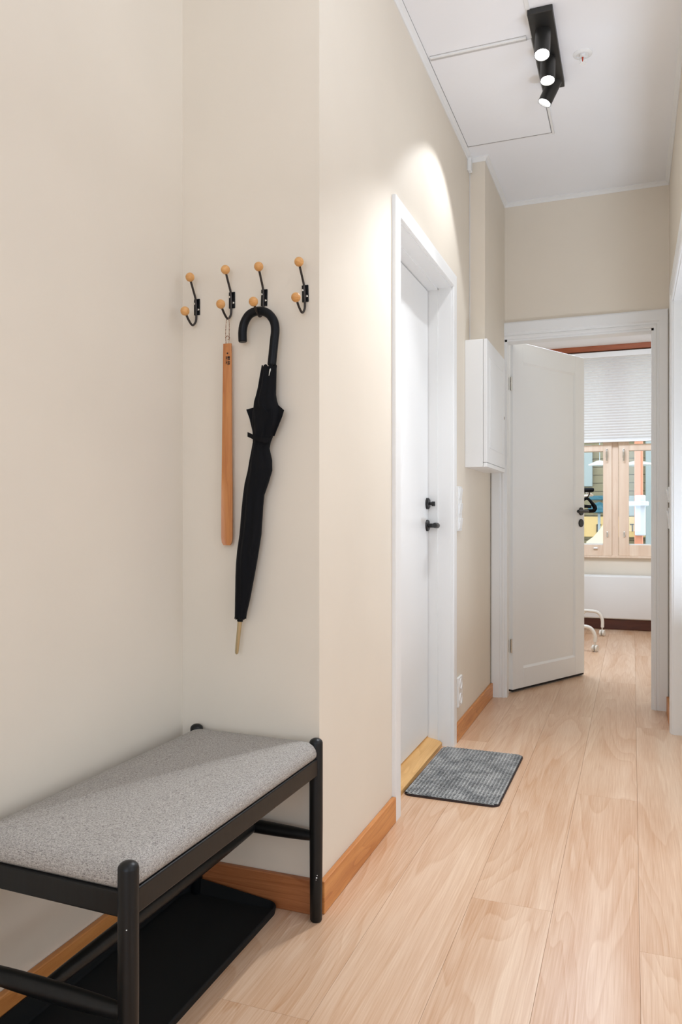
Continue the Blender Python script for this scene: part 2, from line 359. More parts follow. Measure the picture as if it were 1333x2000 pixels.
# small cove mouldings under the ceiling
def cove(path, name, label, s=0.02):
    bm = new(); P = [Vector((x, y, 0)) for x, y in path]
    prof = [(0, 0), (s, 0), (s, -0.004), (s*0.45, -s*0.55), (0.004, -s), (0, -s)]
    rings = []
    for i, p in enumerate(P):
        if i == 0: d1 = d2 = (P[1]-P[0]).normalized()
        elif i == len(P)-1: d1 = d2 = (P[-1]-P[-2]).normalized()
        else: d1 = (p-P[i-1]).normalized(); d2 = (P[i+1]-p).normalized()
        n1 = Vector((d1.y, -d1.x, 0)); n2 = Vector((d2.y, -d2.x, 0)); nn = (n1+n2).normalized(); nn /= max(0.3, nn.dot(n1))
        rings.append([bm.verts.new((p.x+nn.x*a, p.y+nn.y*a, ZC+b_)) for a, b_ in prof])
    for a, b_ in zip(rings, rings[1:]):
        for k in range(len(prof)): bm.faces.new((a[k], a[(k+1)%len(prof)], b_[(k+1)%len(prof)], b_[k]))
    bm.faces.new(rings[0]); bm.faces.new(rings[-1][::-1])
    return S(name, bm, M['white'], label, 'moulding')
BX, BY = -0.682, 3.80   # pipe boxing
cove([(XA, -3), (XA, YC), (XB, YC), (XB, BY), (BX, BY), (BX, YE), (XR, YE), (XR, 2.55)], 'trim_1', 'thin white cove moulding where hallway walls meet the ceiling')

# pipe boxing above the fuse cabinet
bm = new(); box(bm, XB, BX, BY, YE, 1.45, ZC); S('wall_pipe_boxing', bm, M['wall'], 'slim beige pipe boxing rising from the white wall cabinet', 'wall')
bm = new(); tube(bm, [(XB+0.004, BY-0.006, 1.89), (XB+0.004, BY-0.006, 2.77)], 0.0019, 8)
o = obj('cable', bm, M['white']); tag(o, 'thin white cable running up the corner beside the pipe boxing', 'cable')
bm = new(); box(bm, XB+0.0, XB+0.018, BY-0.055, BY-0.012, ZC-0.075, ZC-0.012, 0.003); o = obj('cable_cover', bm, M['plastic']); tag(o, 'small white plastic cover at ceiling above the thin cable', 'cable cover')

# ------------------------------------------------------------------ floor: slab + planks
bm = new(); box(bm, -2.4, 3.33, -3.13, YW, -0.05, -0.0092); floor = S('floor', bm, M['underlay'], 'light oak laminate plank floor', 'floor')
WP, LP, G = 0.2112, 2.07, 0.00025
def plank_mesh(w, ln):
    b2 = new(); box(b2, G, w-G, G, ln-G, -0.009, 0)
    top = [e for e in b2.edges if all(abs(v.co.z) < 1e-6 for v in e.verts)]
    bmesh.ops.bevel(b2, geom=top, offset=0.0004, segments=1, affect='EDGES')
    bmesh.ops.recalc_face_normals(b2, faces=b2.faces[:])
    me = bpy.data.meshes.new('plank'); b2.to_mesh(me); b2.free(); me.materials.append(M['floor']); return me
pm = {}
offs = {0: 2.98, 1: 1.955, -1: 2.07, -2: 2.80, -3: 1.446, -4: 2.35}
k0 = -11; 
for k in range(k0, 17):
    x0 = 0.015 + (k-1)*WP
    x1 = x0+WP
    o0 = offs.get(k, (k*0.77) % LP)
    if x1 < -2.4 or x0 > 3.3: continue
    ylo, yhi = -3.0, YW
    if x0 < XA-0.2: ylo = YE+0.02
    if x0 > 0.87: yhi = YE+0.1
    y = o0 - math.ceil((o0+3)/LP)*LP
    while y < yhi:
        a, c = max(y, ylo), min(y+LP, yhi)
        if c-a > 0.03:
            key = (round(c-a, 4),)
            if key not in pm: pm[key] = plank_mesh(WP, c-a)
            o = bpy.data.objects.new('plank', pm[key]); COL.objects.link(o); o.parent = floor; o.location = (x0, a, 0)
        y += LP

# baseboards
def base(name, x0, x1, y0, y1, m, label, h=0.085):
    bm = new(); box(bm, x0, x1, y0, y1, 0, h, 0.003, 2); return S(name, bm, M[m], label, 'baseboard')
base('baseboard_niche_side', XA, XA+0.015, -3.0, YC-0.0, 'oak_trim', 'orange oak baseboard along the wall behind the bench', 0.09)
base('baseboard_niche_back', XA+0.015, XB-0.0, YC-0.015, YC, 'oak_trim_x_shaded', 'orange oak baseboard under the coat hook wall', 0.09)
base('baseboard_left', XB, XB+0.015, YC+0.0, 2.489, 'oak_trim', 'orange oak baseboard between the bench and the closed door', 0.085)
base('baseboard_left_far', XB, XB+0.015, 3.452, YE-0.016, 'oak_trim', 'orange oak baseboard below the sockets', 0.08)
base('baseboard_right', XR-0.015, XR, 4.0, YE-0.016, 'oak_trim', 'short orange oak baseboard beside the right doorway', 0.08)
base('baseboard_bedroom', -2.28, 0.75, YW-0.015, YW, 'darkbase', 'dark reddish baseboard under the bedroom radiator', 0.09)

# ------------------------------------------------------------------ door casings
def casing(bm, f, u0, u1, zt, prof, wl=1, wt=1, wr=1, z0=0.0):
    """prof: (w,d) outwards width, protrusion; f(u,z,d)->Vector"""
    st = []
    for w_, d in prof:
        st.append([f(u0-w_*wl, z0, d), f(u0-w_*wl, zt+w_*wt, d), f(u1+w_*wr, zt+w_*wt, d), f(u1+w_*wr, z0, d)])
    vs = [[bm.verts.new(p) for p in row] for row in st]
    n = len(vs)
    for i in range(n):
        a, b_ = vs[i], vs[(i+1) % n]
        for k in range(3): bm.faces.new((a[k], a[k+1], b_[k+1], b_[k]))
    bm.faces.new([v[0] for v in vs]); bm.faces.new([v[3] for v in vs][::-1])
prof_flat = [(0, 0), (0, 0.011), (0.003, 0.014), (0.052, 0.014), (0.06, 0.013), (0.06, 0)]
prof_end = [(0, 0), (0, 0.008), (0.006, 0.012), (0.014, 0.012), (0.017, 0.008), (0.024, 0.009), (0.03, 0.016), (0.07, 0.017), (0.076, 0.014), (0.076, 0)]

# door_1: closed door in the left wall
d1 = thing('door_1', 'closed white flush door in the left hallway wall', 'door', (XB, (DY0+DY1)/2, 0), kind='structure')
bm = new(); casing(bm, lambda u, z, d: Vector((XB+d, u, z)), DY0, DY1, DZ, prof_flat); obj('casing', bm, M['white'], d1)
bm = new()    # lining with two rebates
for (xa, xb, inset) in ((XB-0.057, XB, 0.0), (XB-0.102, XB-0.057, 0.014)):
    pass
def lining(bm, fbox, steps):
    for a, b_, s in steps: fbox(a, b_, s)
def fb(a, b_, s):
    box(bm, a, b_, DY0, DY0+s, 0, DZ); box(bm, a, b_, DY1-s, DY1, 0, DZ); box(bm, a, b_, DY0, DY1, DZ-s, DZ)
fb(XB-0.058, XB+0.001, 0.004); fb(XB-0.14, XB-0.058, 0.012)
obj('jamb', bm, M['white'], d1)
LX = -0.862
bm = new(); box(bm, LX-0.04, LX, DY0+0.014, DY1-0.0145, 0.044, DZ-0.0155, 0.001); leaf1 = obj('door_leaf', bm, M['white'], d1)
bm = new(); box(bm, LX-0.035, LX-0.012, DY0+0.012, DY1-0.012, 0.03, DZ-0.012); obj('door_gap', bm, M['dark_gap'], d1)
bm = new(); prism(bm, [(0,0),(1,0),(1,1),(0,1)], 0, 0.001); bm.free()
bm = new()
vs = [(LX-0.045, 0.0), (XB-0.038, 0.0), (XB-0.038, 0.018), (XB-0.05, 0.026), (LX-0.001, 0.036), (LX-0.001, 0.043), (LX-0.045, 0.043)]
a = [bm.verts.new((x, DY0+0.0125, z)) for x, z in vs]; b_ = [bm.verts.new((x, DY1-0.0125, z)) for x, z in vs]
bm.faces.new(a); bm.faces.new(b_[::-1])
for i in range(len(vs)): bm.faces.new((a[i], a[(i+1)%len(vs)], b_[(i+1)%len(vs)], b_[i]))
obj('threshold', bm, M['threshold'], d1)
# handle and thumb turn
hy, hz, kz = DY1-0.036, 0.988, 1.086
mt = lambda y, z: frame_to((LX, y, z), (1, 0, 0))
bm = new(); lathe(bm, [(0.0, 0.0), (0.0255, 0.0), (0.0255, 0.006), (0.0235, 0.009), (0, 0.009)], mt(hy, hz), 40); ros = obj('handle_rosette', bm, M['black_metal'], leaf1, 'a')
bm = new(); tube(bm, [(LX+0.008, hy, hz), (LX+0.046, hy, hz)], 0.0095, 20)
tube(bm, smooth_path([(LX+0.044, hy+0.008, hz), (LX+0.052, hy-0.02, hz), (LX+0.058, hy-0.06, hz+0.001), (LX+0.060, hy-0.10, hz+0.002)], 5), [0.0125]*13+[0.012, 0.0115, 0.010], 16)
obj('door_handle', bm, M['black_metal'], leaf1, 'a')
bm = new(); lathe(bm, [(0.0, 0.0), (0.0255, 0.0), (0.0255, 0.008), (0.022, 0.012), (0, 0.012)], mt(hy, kz), 40)
tube(bm, [(LX+0.01, hy, kz), (LX+0.034, hy, kz)], 0.006, 16); box(bm, LX+0.022, LX+0.038, hy-0.004, hy+0.004, kz-0.012, kz+0.009, 0.002, 2)
obj('thumb_turn', bm, M['black_metal'], leaf1, 'a')

# door_2: open panelled door at the end
d2 = thing('door_2', 'open white panelled door at the end of the hallway, swung into the bedroom', 'door', (EX0, YE, 0), kind='structure')
bm = new(); casing(bm, lambda u, z, d: Vector((u, YE-d, z)), EX0, EX1, EZ, prof_end, 1.0, 1.24, 0.93); obj('casing', bm, M['white'], d2)
bm = new()
def jb(y0, y1, s):
    box(bm, EX0, EX0+s, y0, y1, 0, EZ); box(bm, EX1-s, EX1, y0, y1, 0, EZ); box(bm, EX0, EX1, y0, y1, EZ-s, EZ)
jb(YE-0.001, YE+0.06, 0.012); jb(YE+0.06, YE+0.125, 0.003)
obj('jamb', bm, M['white'], d2)
pA, pB = Vector((-0.655, 4.545, 0)), Vector((-0.294, 5.215, 0))
L2 = (pB-pA).length; ang = math.atan2(pB.y-pA.y, pB.x-pA.x)
lf = thing('door_leaf', None, None, (0,0,0)); lf.parent = d2
# leaf frame local: x along the leaf from the hinge, y to the hidden side, z up
bm = new(); T, Z0, Z1 = 0.04, 0.018, 2.052
SW, RT, RB = 0.105, 0.115, 0.115
box(bm, 0, SW, 0, T, Z0, Z1, 0.0015); box(bm, L2-SW, L2, 0, T, Z0, Z1, 0.0015)
box(bm, SW, L2-SW, 0, T, Z1-RT, Z1, 0.0015); box(bm, SW, L2-SW, 0, T, Z0, Z0+RB, 0.0015)
COL.objects.unlink(lf); bpy.data.objects.remove(lf)
lf = obj('door_leaf', bm, M['white'], d2, local=True)
lf.location = pA - Vector((EX0, YE, 0)); lf.rotation_euler = (0, 0, ang); WL[lf.name] = Vector((0,0,0))
bm = new()
x0, x1, z0, z1 = SW-0.001, L2-SW+0.001, Z0+RB-0.001, Z1-RT+0.001
i_, dd = 0.012, 0.009   # sloped moulding into the recessed panel
o4 = [(x0, z0), (x1, z0), (x1, z1), (x0, z1)]; n4 = [(x0+i_, z0+i_), (x1-i_, z0+i_), (x1-i_, z1-i_), (x0+i_, z1-i_)]
va = [bm.verts.new((x, 0.001, z)) for x, z in o4]; vb = [bm.verts.new((x, dd, z)) for x, z in n4]
vc = [bm.verts.new((x, T-0.001, z)) for x, z in o4]
for k in range(4): bm.faces.new((va[k], va[(k+1)%4], vb[(k+1)%4], vb[k])); bm.faces.new((va[k], va[(k+1)%4], vc[(k+1)%4], vc[k]))
bm.faces.new(vb); bm.faces.new(vc)
obj('door_panel', bm, M['white'], lf, local=True)
bm = new(); box(bm, 0.002, L2-0.002, 0.004, T-0.004, 0.006, Z0, 0); obj('bottom_gap_shade', bm, M['dark_gap'], lf, local=True)  # dark strip standing in for the shade in the gap under the leaf
hx, hz2, kz2 = L2-0.042, 1.06, 0.985
fm = lambda z: Matrix.Translation((hx, 0, z)) @ Matrix.Rotation(R(90), 4, 'X')
bm = new(); lathe(bm, [(0, 0), (0.0255, 0), (0.0255, 0.007), (0.023, 0.009), (0, 0.009)], fm(hz2), 36)
tube(bm, [(hx, -0.008, hz2), (hx, -0.046, hz2)], 0.009, 16); tube(bm, [(hx+0.008, -0.046, hz2), (hx-0.05, -0.05, hz2), (hx-0.11, -0.05, hz2)], 0.0095, 16)
obj('door_handle', bm, M['black_metal'], lf, 'a', local=True)
bm = new(); lathe(bm, [(0, 0), (0.0255, 0), (0.0255, 0.006), (0.023, 0.008), (0, 0.008)], fm(kz2), 36); obj('key_rosette', bm, M['black_metal'], lf, 'a', local=True)
bm = new(); lathe(bm, [(0, 0), (0.0255, 0), (0.0255, 0.007), (0.023, 0.009), (0, 0.009)], Matrix.Translation((hx, T, hz2)) @ Matrix.Rotation(R(-90), 4, 'X'), 36)
tube(bm, [(hx, T+0.008, hz2), (hx, T+0.046, hz2)], 0.009, 16); tube(bm, [(hx+0.008, T+0.046, hz2), (hx-0.11, T+0.05, hz2)], 0.0095, 16)
obj('door_handle', bm, M['black_metal'], lf, 'a', local=True)
for z in (1.80, 0.275):
    bm = new(); hxp = EX0+0.006
    tube(bm, [(hxp+0.012, YE+0.118, z-0.04), (hxp+0.012, YE+0.118, z+0.04)], 0.006, 12)
    box(bm, hxp-0.004, hxp-0.0025+0.003, YE+0.078, YE+0.118, z-0.036, z+0.036, 0.001)
    obj('hinge', bm, M['chrome'], d2)

# door_3: doorway on the right
d3 = thing('door_3', 'white framed doorway at the right edge of the hallway', 'door', (XR, RY1, 0), kind='structure')
bm = new(); casing(bm, lambda u, z, d: Vector((XR-d, u, z)), RY0, RY1, RZ, prof_end, 1, 1, 0.7); obj('casing', bm, M['white'], d3)
bm = new()
def j3(xa, xb, s):
    box(bm, xa, xb, RY0, RY0+s, 0, RZ); box(bm, xa, xb, RY1-s, RY1, 0, RZ); box(bm, xa, xb, RY0, RY1, RZ-s, RZ)
j3(XR-0.001, XR+0.045, 0.006); j3(XR+0.045, XR+0.09, 0.018); j3(XR+0.09, XR+0.131, 0.006)
obj('jamb', bm, M['white'], d3)

# ------------------------------------------------------------------ fuse cabinet
CX, CY0, CY1, CZ0, CZ1 = -0.652, 3.69, 4.24, 1.266, 1.88
fc = thing('wall_cabinet', 'white metal fuse cabinet mounted high on the left wall near the open door', 'cabinet', (XB, (CY0+CY1)/2, CZ0))
bm = new(); box(bm, XB, CX-0.02, CY0, CY1, CZ0, CZ1, 0.002, 2); obj('body', bm, M['white'], fc)
bm = new(); box(bm, CX-0.019, CX, CY0, CY1, CZ0+0.022, CZ1, 0.0025, 2); cd = obj('cabinet_door', bm, M['white'], fc)
bm = new(); box(bm, CX-0.019, CX, CY0, CY1, CZ0, CZ0+0.02, 0.002, 2); obj('bottom_rail', bm, M['white'], fc)
bm = new()
a0, a1, c0, c1 = CY0+0.075, CY1-0.075, CZ0+0.095, CZ1-0.075
for (ya, yb, za, zb) in ((a0, a1, c0, c0+0.004), (a0, a1, c1-0.004, c1), (a0, a0+0.004, c0, c1), (a1-0.004, a1, c0, c1)):
    box(bm, CX-0.001, CX+0.002, ya, yb, za, zb, 0.0008)
obj('panel_bead', bm, M['white'], cd)
bm = new(); lathe(bm, [(0, 0), (0.008, 0), (0.008, 0.003), (0, 0.003)], frame_to((CX, CY1-0.03, 1.56), (1,0,0)), 20); obj('lock', bm, M['chrome'], cd)

# ------------------------------------------------------------------ switches and sockets
def plate(name, label, cat, gangs, yc, z0, z1, kind, wall='L', wd=0.084, xw=None):
    s = 1 if wall == 'L' else -1; xw = xw if xw is not None else (XB if wall == 'L' else XR)
    t = thing(name, label, cat, (xw, yc, (z0+z1)/2))
    bm = new(); box(bm, min(xw, xw+s*0.011), max(xw, xw+s*0.011), yc-wd/2, yc+wd/2, z0, z1, 0.003, 2); obj('cover_plate', bm, M['plastic'], t)
    h = (z1-z0)/gangs
    for i in range(gangs):
        zc = z0+h*(i+0.5); bm = new()
        if kind == 'rocker':
            m = Matrix.Translation((xw+s*0.012, yc, zc)) @ Matrix.Rotation(R(7*s), 4, 'Y')
            box(bm, -0.004, 0.004, -wd*0.33, wd*0.33, -h*0.36, h*0.36, 0.002, 2, m); obj('rocker', bm, M['plastic'], t)
        else:
            m = frame_to((xw+s*0.0125, yc, zc), (s, 0, 0))
            lathe(bm, [(0.0, -0.010), (0.0195, -0.010), (0.0195, 0.0), (0.024, 0.0015), (0.026, -0.001), (0.026, -0.004)], m, 28)
            so = obj('socket_well', bm, M['plastic'], t, 'a')
            bm = new()
            for k in (-1, 1): tube(bm, [(xw+s*0.0035, yc+k*0.0095, zc), (xw+s*0.0045, yc+k*0.0095, zc)], 0.0026, 10)
            obj('pin_hole', bm, M['dark_gap'], so)
    return t
plate('light_switch', 'tall white three-gang switch plate beside the closed door casing', 'switch', 3, 3.535, 0.961, 1.168, 'rocker')
plate('wall_socket', 'white double wall socket low above the left baseboard', 'socket', 2, 3.545, 0.148, 0.285, 'socket', wd=0.09)
plate('light_switch', 'white switch plate on the right wall beside the doorway, lower of two', 'switch', 1, 4.26, 0.965, 1.072, 'rocker', 'R')
plate('light_switch', 'small white thermostat switch on the right wall, upper of two', 'switch', 1, 4.30, 1.10, 1.18, 'rocker', 'R')

# ------------------------------------------------------------------ coat hooks
def make_hook():
    t = thing('coat_hook', '', 'coat hook', (0, 0, 0), group='wooden ball coat hooks on the niche wall')
    bm = new(); box(bm, -0.0092, 0.0092, -0.003, 0, -0.022, 0.022, 0.0008); pl = obj('mounting_plate', bm, M['crook'], t)
    bm = new(); path = smooth_path([(0, -0.036, 0.066), (0, -0.024, 0.046), (0, -0.009, 0.02), (0, -0.0055, 0.0), (0, -0.0055, -0.022), (0, -0.0085, -0.042), (0, -0.025, -0.0555), (0, -0.044, -0.046), (0, -0.060, -0.030)], 5)
    tube(bm, path, 0.0030, 10); obj('bent_rod', bm, M['rod'], t, 'a')
    for c in ((0, -0.0375, 0.072), (0, -0.0625, -0.026)):
        bm = new(); sphere(bm, c, 0.0122); obj('wooden_ball', bm, M['beech'], t, 'all')
    for x, z in ((-0.0058, 0.009), (0.0052, -0.008)):
        bm = new(); lathe(bm, [(0, -0.003), (0.0034, -0.003), (0.0028, -0.0046), (0, -0.0054)], Matrix.Translation((x, -0.0, z)) @ Matrix.Rotation(R(90), 4, 'X') @ Matrix.Scale(-1, 4, (0,0,1)), 12); obj('screw', bm, M['chrome'], pl)
    return t
def copy_tree(o, parent=None):
    c = o.copy(); COL.objects.link(c); c.parent = parent; WL[c.name] = WL.get(o.name, Vector((0,0,0))).copy()
    for ch in list(o.children): copy_tree(ch, c)
    return c
hook = make_hook()
HK = [(-1.124, 1.606, 'empty wooden ball coat hook in the corner, leftmost of the four'), (-1.015, 1.614, 'wooden ball coat hook holding the long shoehorn'),
      (-0.918, 1.611, 'wooden ball coat hook holding the black umbrella'), (-0.799, 1.610, 'empty wooden ball coat hook, rightmost of the four near the wall corner')]
for i, (x, z, lab) in enumerate(HK):
    o = hook if i == 0 else copy_tree(hook)
    o.location = (x, YC, z); o['label'] = lab; o.rotation_euler = (0, R([0, 0, 1.5, -1.5][i]), 0)

# ------------------------------------------------------------------ shoehorn
sh = thing('shoehorn', 'long wooden shoehorn hanging by twine from the second coat hook', 'shoehorn', (-1.014, 1.822, 0.95))
ys = 1.826
rows = [(672, 437.2, 452.3, 0.0), (690, 436.8, 452.6, 0), (760, 436, 453, 0), (850, 435, 453.5, 0), (925, 434.2, 454, 0.0), (936, 434, 454.3, 0.001), (950, 433.6, 454.5, 0.003), (1000, 433.2, 454.5, 0.004), (1050, 433.2, 454.6, 0.004), (1060, 434.4, 453.4, 0.004), (1065, 438, 450, 0.004)]
bm = new(); rr = []
nseg = 10
for py, l_, r_, dp in rows:
    a = at(l_, py, ys); c = at(r_, py, ys); row = []
    for k in range(nseg+1):
        t_ = k/nseg; x = a.x+(c.x-a.x)*t_; bowl = dp*(1-(2*t_-1)**2); crown = 0.0012*(1-(2*t_-1)**2) if dp == 0 else 0
        row.append((x, ys-0.0025+bowl-crown, a.z))
    back = [(x, y+0.0045, z) for x, y, z in reversed(row)]
    rr.append([bm.verts.new(p) for p in row+back])
for a, c in zip(rr, rr[1:]):
    for k in range(len(a)): bm.faces.new((a[k], a[(k+1)%len(a)], c[(k+1)%len(a)], c[k]))
bm.faces.new(rr[0]); bm.faces.new(rr[-1][::-1]); obj('blade', bm, M['horn'], sh, 'a')
bm = new(); A1, A2 = at(441.5, 674, ys), at(447.5, 674, ys); ub = Vector((-1.015, YC-0.0255, 1.558))
tube(bm, smooth_path([A1+Vector((0.003, -0.003, -0.006)), A1+Vector((0.0, 0, 0.008)), at(441.0, 650, 1.82), ub+Vector((-0.0042, 0, -0.008)), ub+Vector((0, 0, 0.0046)), ub+Vector((0.0046, 0, -0.008)), at(448.0, 650, 1.82), A2+Vector((0, 0, 0.008)), A1+Vector((0.005, -0.003, -0.006))], 5), 0.0011, 6)
tube(bm, smooth_path([at(440.5, 660, 1.822), at(445, 656, 1.818), at(448.8, 660, 1.822), at(444.5, 663, 1.819)], 4), 0.0013, 6)
obj('twine_loop', bm, M['twine'], sh)
bm = new(); q = at(444.6, 690, ys-0.004); lathe(bm, [(0, 0), (0.0022, 0), (0.0022, 0.0006), (0, 0.0006)], frame_to(q, (0, -1, 0)), 12); obj('cord_hole', bm, M['ink'], sh)
bm = new()
def glyph(px0, px1, py0, py1):
    a = at(px0, py0, ys-0.0042); c = at(px1, py1, ys-0.0042); box(bm, min(a.x, c.x), max(a.x, c.x), ys-0.0046, ys-0.003, min(a.z, c.z), max(a.z, c.z))
for g_ in ((441.6, 443.2, 696, 702), (444.6, 448.8, 696, 699), (445.0, 446.2, 699, 703), (447.4, 448.6, 699, 703), (441.6, 442.6, 704, 711), (442.6, 443.8, 707, 708.5), (445, 446.2, 705, 713), (446.8, 449, 706, 707.5), (447.4, 448.6, 709, 712)): glyph(*g_)
obj('burnt_mark', bm, M['ink'], sh)

# ------------------------------------------------------------------ umbrella
um = thing('umbrella', 'folded black stick umbrella with curved handle hanging from the third coat hook', 'umbrella', (-0.96, 1.813, 0.665))
yu = 1.8145
px_path = [(474.5, 668), (474.0, 650), (477, 632), (486, 616), (499, 608.5), (513, 608), (526, 614), (535.5, 628), (538, 645), (536, 665), (533.5, 690), (531, 714)]
pts = smooth_path([at(a, b_, yu) for a, b_ in px_path], 6)
bm = new(); rad = [0.0116]*len(pts); rad[0] = 0.0102; rad[-1] = 0.0104
tube(bm, pts, rad, 20); obj('crook_handle', bm, M['crook'], um, 'a')
bm = new(); tube(bm, [at(530.8, 713, yu), at(526.5, 745, yu)], 0.0052, 14); tube(bm, [at(530, 714, yu-0.008), at(525.6, 734, yu-0.0165)], [0.0036, 0.0008], 10)
obj('shaft', bm, M['chrome'], um, 'a')
rows = [(716, 512, 540.5), (722, 511, 540), (736, 508.4, 539.6), (757, 505, 539), (772, 501.5, 538.6), (785, 497.5, 540.6), (798, 496, 545), (803, 494.5, 546.5), (829, 493.5, 543), (846, 494.8, 536), (864, 495.2, 528.4), (877, 492.8, 526), (900, 488.3, 531), (920, 485, 531.4), (945, 479, 523.8), (967, 476, 516), (990, 473.5, 513.5), (1012, 471.7, 512.2), (1044, 469, 510), (1075, 464.5, 505.2), (1100, 462.3, 501), (1125, 461.3, 496.4), (1170, 460.3, 488), (1195, 459.8, 482.3), (1203, 459.6, 481), (1207, 459.0, 480.6)]
bm = new(); rr = []; ns = 48
for i, (py, l_, r_) in enumerate(rows):
    a = at(l_, py, yu); c = at(r_, py, yu); cx = (a.x+c.x)/2; hw = (c.x-a.x)/2; ring = []
    dep = min(hw*0.75, 0.021); ph = 0.35*math.sin(i*0.9)+i*0.16
    for k in range(ns):
        t_ = 2*math.pi*k/ns
        fold = 1-0.20*(0.5+0.5*math.cos(8*t_+ph*3))*(abs(math.sin(t_))) - 0.05*math.sin(5*t_+ph*5)*abs(math.sin(t_))
        ring.append(bm.verts.new((cx+hw*math.cos(t_)*(1 if abs(math.cos(t_)) > 0.9 else fold), yu-dep*math.sin(t_)*fold, a.z + (0.003*math.sin(8*t_) if i in (0, len(rows)-1) else 0))))
    rr.append(ring)
for a, c in zip(rr, rr[1:]):
    for k in range(ns): bm.faces.new((a[k], a[(k+1)%ns], c[(k+1)%ns], c[k]))
bm.faces.new(rr[-1][::-1])
cv = bm.verts.new(at(527.5, 748, yu)); 
for k in range(ns): bm.faces.new((rr[0][k], rr[0][(k+1)%ns], cv))
# pointed panel flaps standing out at both sides and on the front
def flap(ptsA, y0):
    f = [at(px, py, y) for px, py, y in ptsA]
    va = [bm.verts.new(p+Vector((0, -0.0012, 0))) for p in f]; vb = [bm.verts.new(p+Vector((0, 0.0012, 0))) for p in f]
    bm.faces.new(va); bm.faces.new(vb[::-1])
    for k in range(len(va)): bm.faces.new((va[k], va[(k+1)%len(va)], vb[(k+1)%len(va)], vb[k]))
flap([(500, 795, yu), (481.5, 800, yu-0.004), (488, 818, yu-0.004), (495.5, 850, yu-0.002), (506, 850, yu)], 0)
flap([(536, 782, yu), (541.5, 789, yu), (555, 801, yu-0.004), (552, 812, yu-0.004), (545, 829, yu-0.003), (536, 852, yu), (528, 850, yu)], 0)
flap([(512, 792, yu-0.019), (524, 806, yu-0.0225), (531, 796, yu-0.018), (530, 850, yu-0.014), (513, 862, yu-0.014)], 0)
obj('canopy', bm, M['cloth'], um, 'a', recalc=True)
bm = new(); pts = [at(484, 848.5, yu-0.012), at(490, 851, yu-0.018), at(497, 855, yu-0.02), at(511, 859, yu-0.024), at(524, 860, yu-0.021), at(530, 858, yu-0.008), at(527, 857, yu+0.012)]
for i in range(len(pts)-1):
    a, c = pts[i], pts[i+1]; h = Vector((0, 0, 0.0062)); n_ = Vector((0, -0.001, 0))
    q = [bm.verts.new(p) for p in (a-h, c-h, c+h, a+h, a-h+n_, c-h+n_, c+h+n_, a+h+n_)]
    for f_ in ((0,1,2,3), (7,6,5,4), (0,1,5,4), (2,3,7,6), (1,2,6,5), (3,0,4,7)): bm.faces.new([q[j] for j in f_])
obj('tie_strap', bm, M['hat_black'], um)
tipT, tipB = at(469.5, 1208, yu), at(462.3, 1278, yu)
bm = new(); dv = (tipB-tipT); tube(bm, [tipT-dv*0.06, tipT+dv*0.08], 0.0078, 18); obj('tip_collar', bm, M['cloth'], um, 'a')
bm = new(); tube(bm, [tipT+dv*0.02, tipT+dv*0.1, tipT+dv*0.5, tipT+dv*0.9, tipT+dv*0.97, tipB], [0.0062, 0.0062, 0.0056, 0.005, 0.0042, 0.001], 18); obj('metal_tip', bm, M['brass_steel'], um, 'a')

# ------------------------------------------------------------------ bench
rb = R(-1.43)
bench = thing('bench', 'low black wooden bench with light grey upholstered seat in the niche', 'bench', (-0.9425, 1.4385, 0), rb)
WL[bench.name] = Vector((0,0,0))
bmod = lambda name, bm, m, sm=False, parent=bench: obj(name, bm, m, parent, sm, local=True)
LXb, LYb, LR, LH = 0.178, 0.3775, 0.0172, 0.465
for sx in (-1, 1):
    for sy in (-1, 1):
        zf = 0.0056 if sx == -1 else 0.0      # the rear legs stand in the shoe tray
        bm = new(); prof = [(0.0, zf), (LR*0.78, zf), (LR*0.9, zf+0.004), (LR*0.94, 0.1), (LR, 0.25), (LR, LH-0.012)]
        prof += [(LR*math.cos(a_), LH-0.012+0.012*math.sin(a_)) for a_ in [R(x) for x in (20, 40, 60, 78)]] + [(0, LH)]
        lathe(bm, prof, Matrix.Translation((sx*LXb, sy*LYb, 0)), 36); leg = bmod('leg', bm, M['bench'], 'a')
        if sx == 1:
            bm = new(); c_ = Vector((sx*LXb+LR*0.97*math.cos(R(-62)), sy*LYb+LR*0.97*math.sin(R(-62)), 0.116 if sy == 1 else 0.36))
            if sy == 1:
                for dx, dz, s_ in ((0.0002, 0, 0.0022), (0.0012, 0.006, 0.0012), (-0.0008, -0.005, 0.001)):
                    bmesh.ops.create_icosphere(bm, subdivisions=1, radius=s_, matrix=Matrix.Translation(c_+Vector((dx, dx, dz))))
            else:
                bmesh.ops.create_icosphere(bm, subdivisions=1, radius=0.0014, matrix=Matrix.Translation(c_))
            pc = bmod('paint_chip', bm, M['plastic'], False, leg); pc['label'] = 'small pale chip in the black stain'
RZ0, RZ1 = 0.374, 0.4165
for sx in (-1, 1):
    bm = new(); box(bm, sx*LXb-0.0105, sx*LXb+0.0105, -LYb+0.012, LYb-0.012, RZ0, RZ1, 0.003, 2); bmod('long_rail', bm, M['bench'])
for sy in (-1, 1):
    bm = new(); box(bm, -LXb+0.012, LXb-0.012, sy*LYb-0.0105, sy*LYb+0.0105, RZ0, RZ1, 0.003, 2); bmod('short_rail', bm, M['bench'])
    bm = new(); n_ = 12; pts = []; rd = []
    for i in range(n_+1):
        t_ = i/n_; pts.append((-LXb+0.008+t_*(2*LXb-0.016), sy*LYb, 0.214)); rd.append(0.0118+0.0052*math.sin(math.pi*t_)**0.7)
    tube(bm, pts, rd, 24); bmod('end_stretcher', bm, M['bench'], 'a')
bm = new(); pts = []; rd = []
for i in range(17):
    t_ = i/16; pts.append((0.0, -LYb+0.008+t_*(2*LYb-0.016), 0.214)); rd.append(0.0118+0.0052*math.sin(math.pi*t_)**0.7)
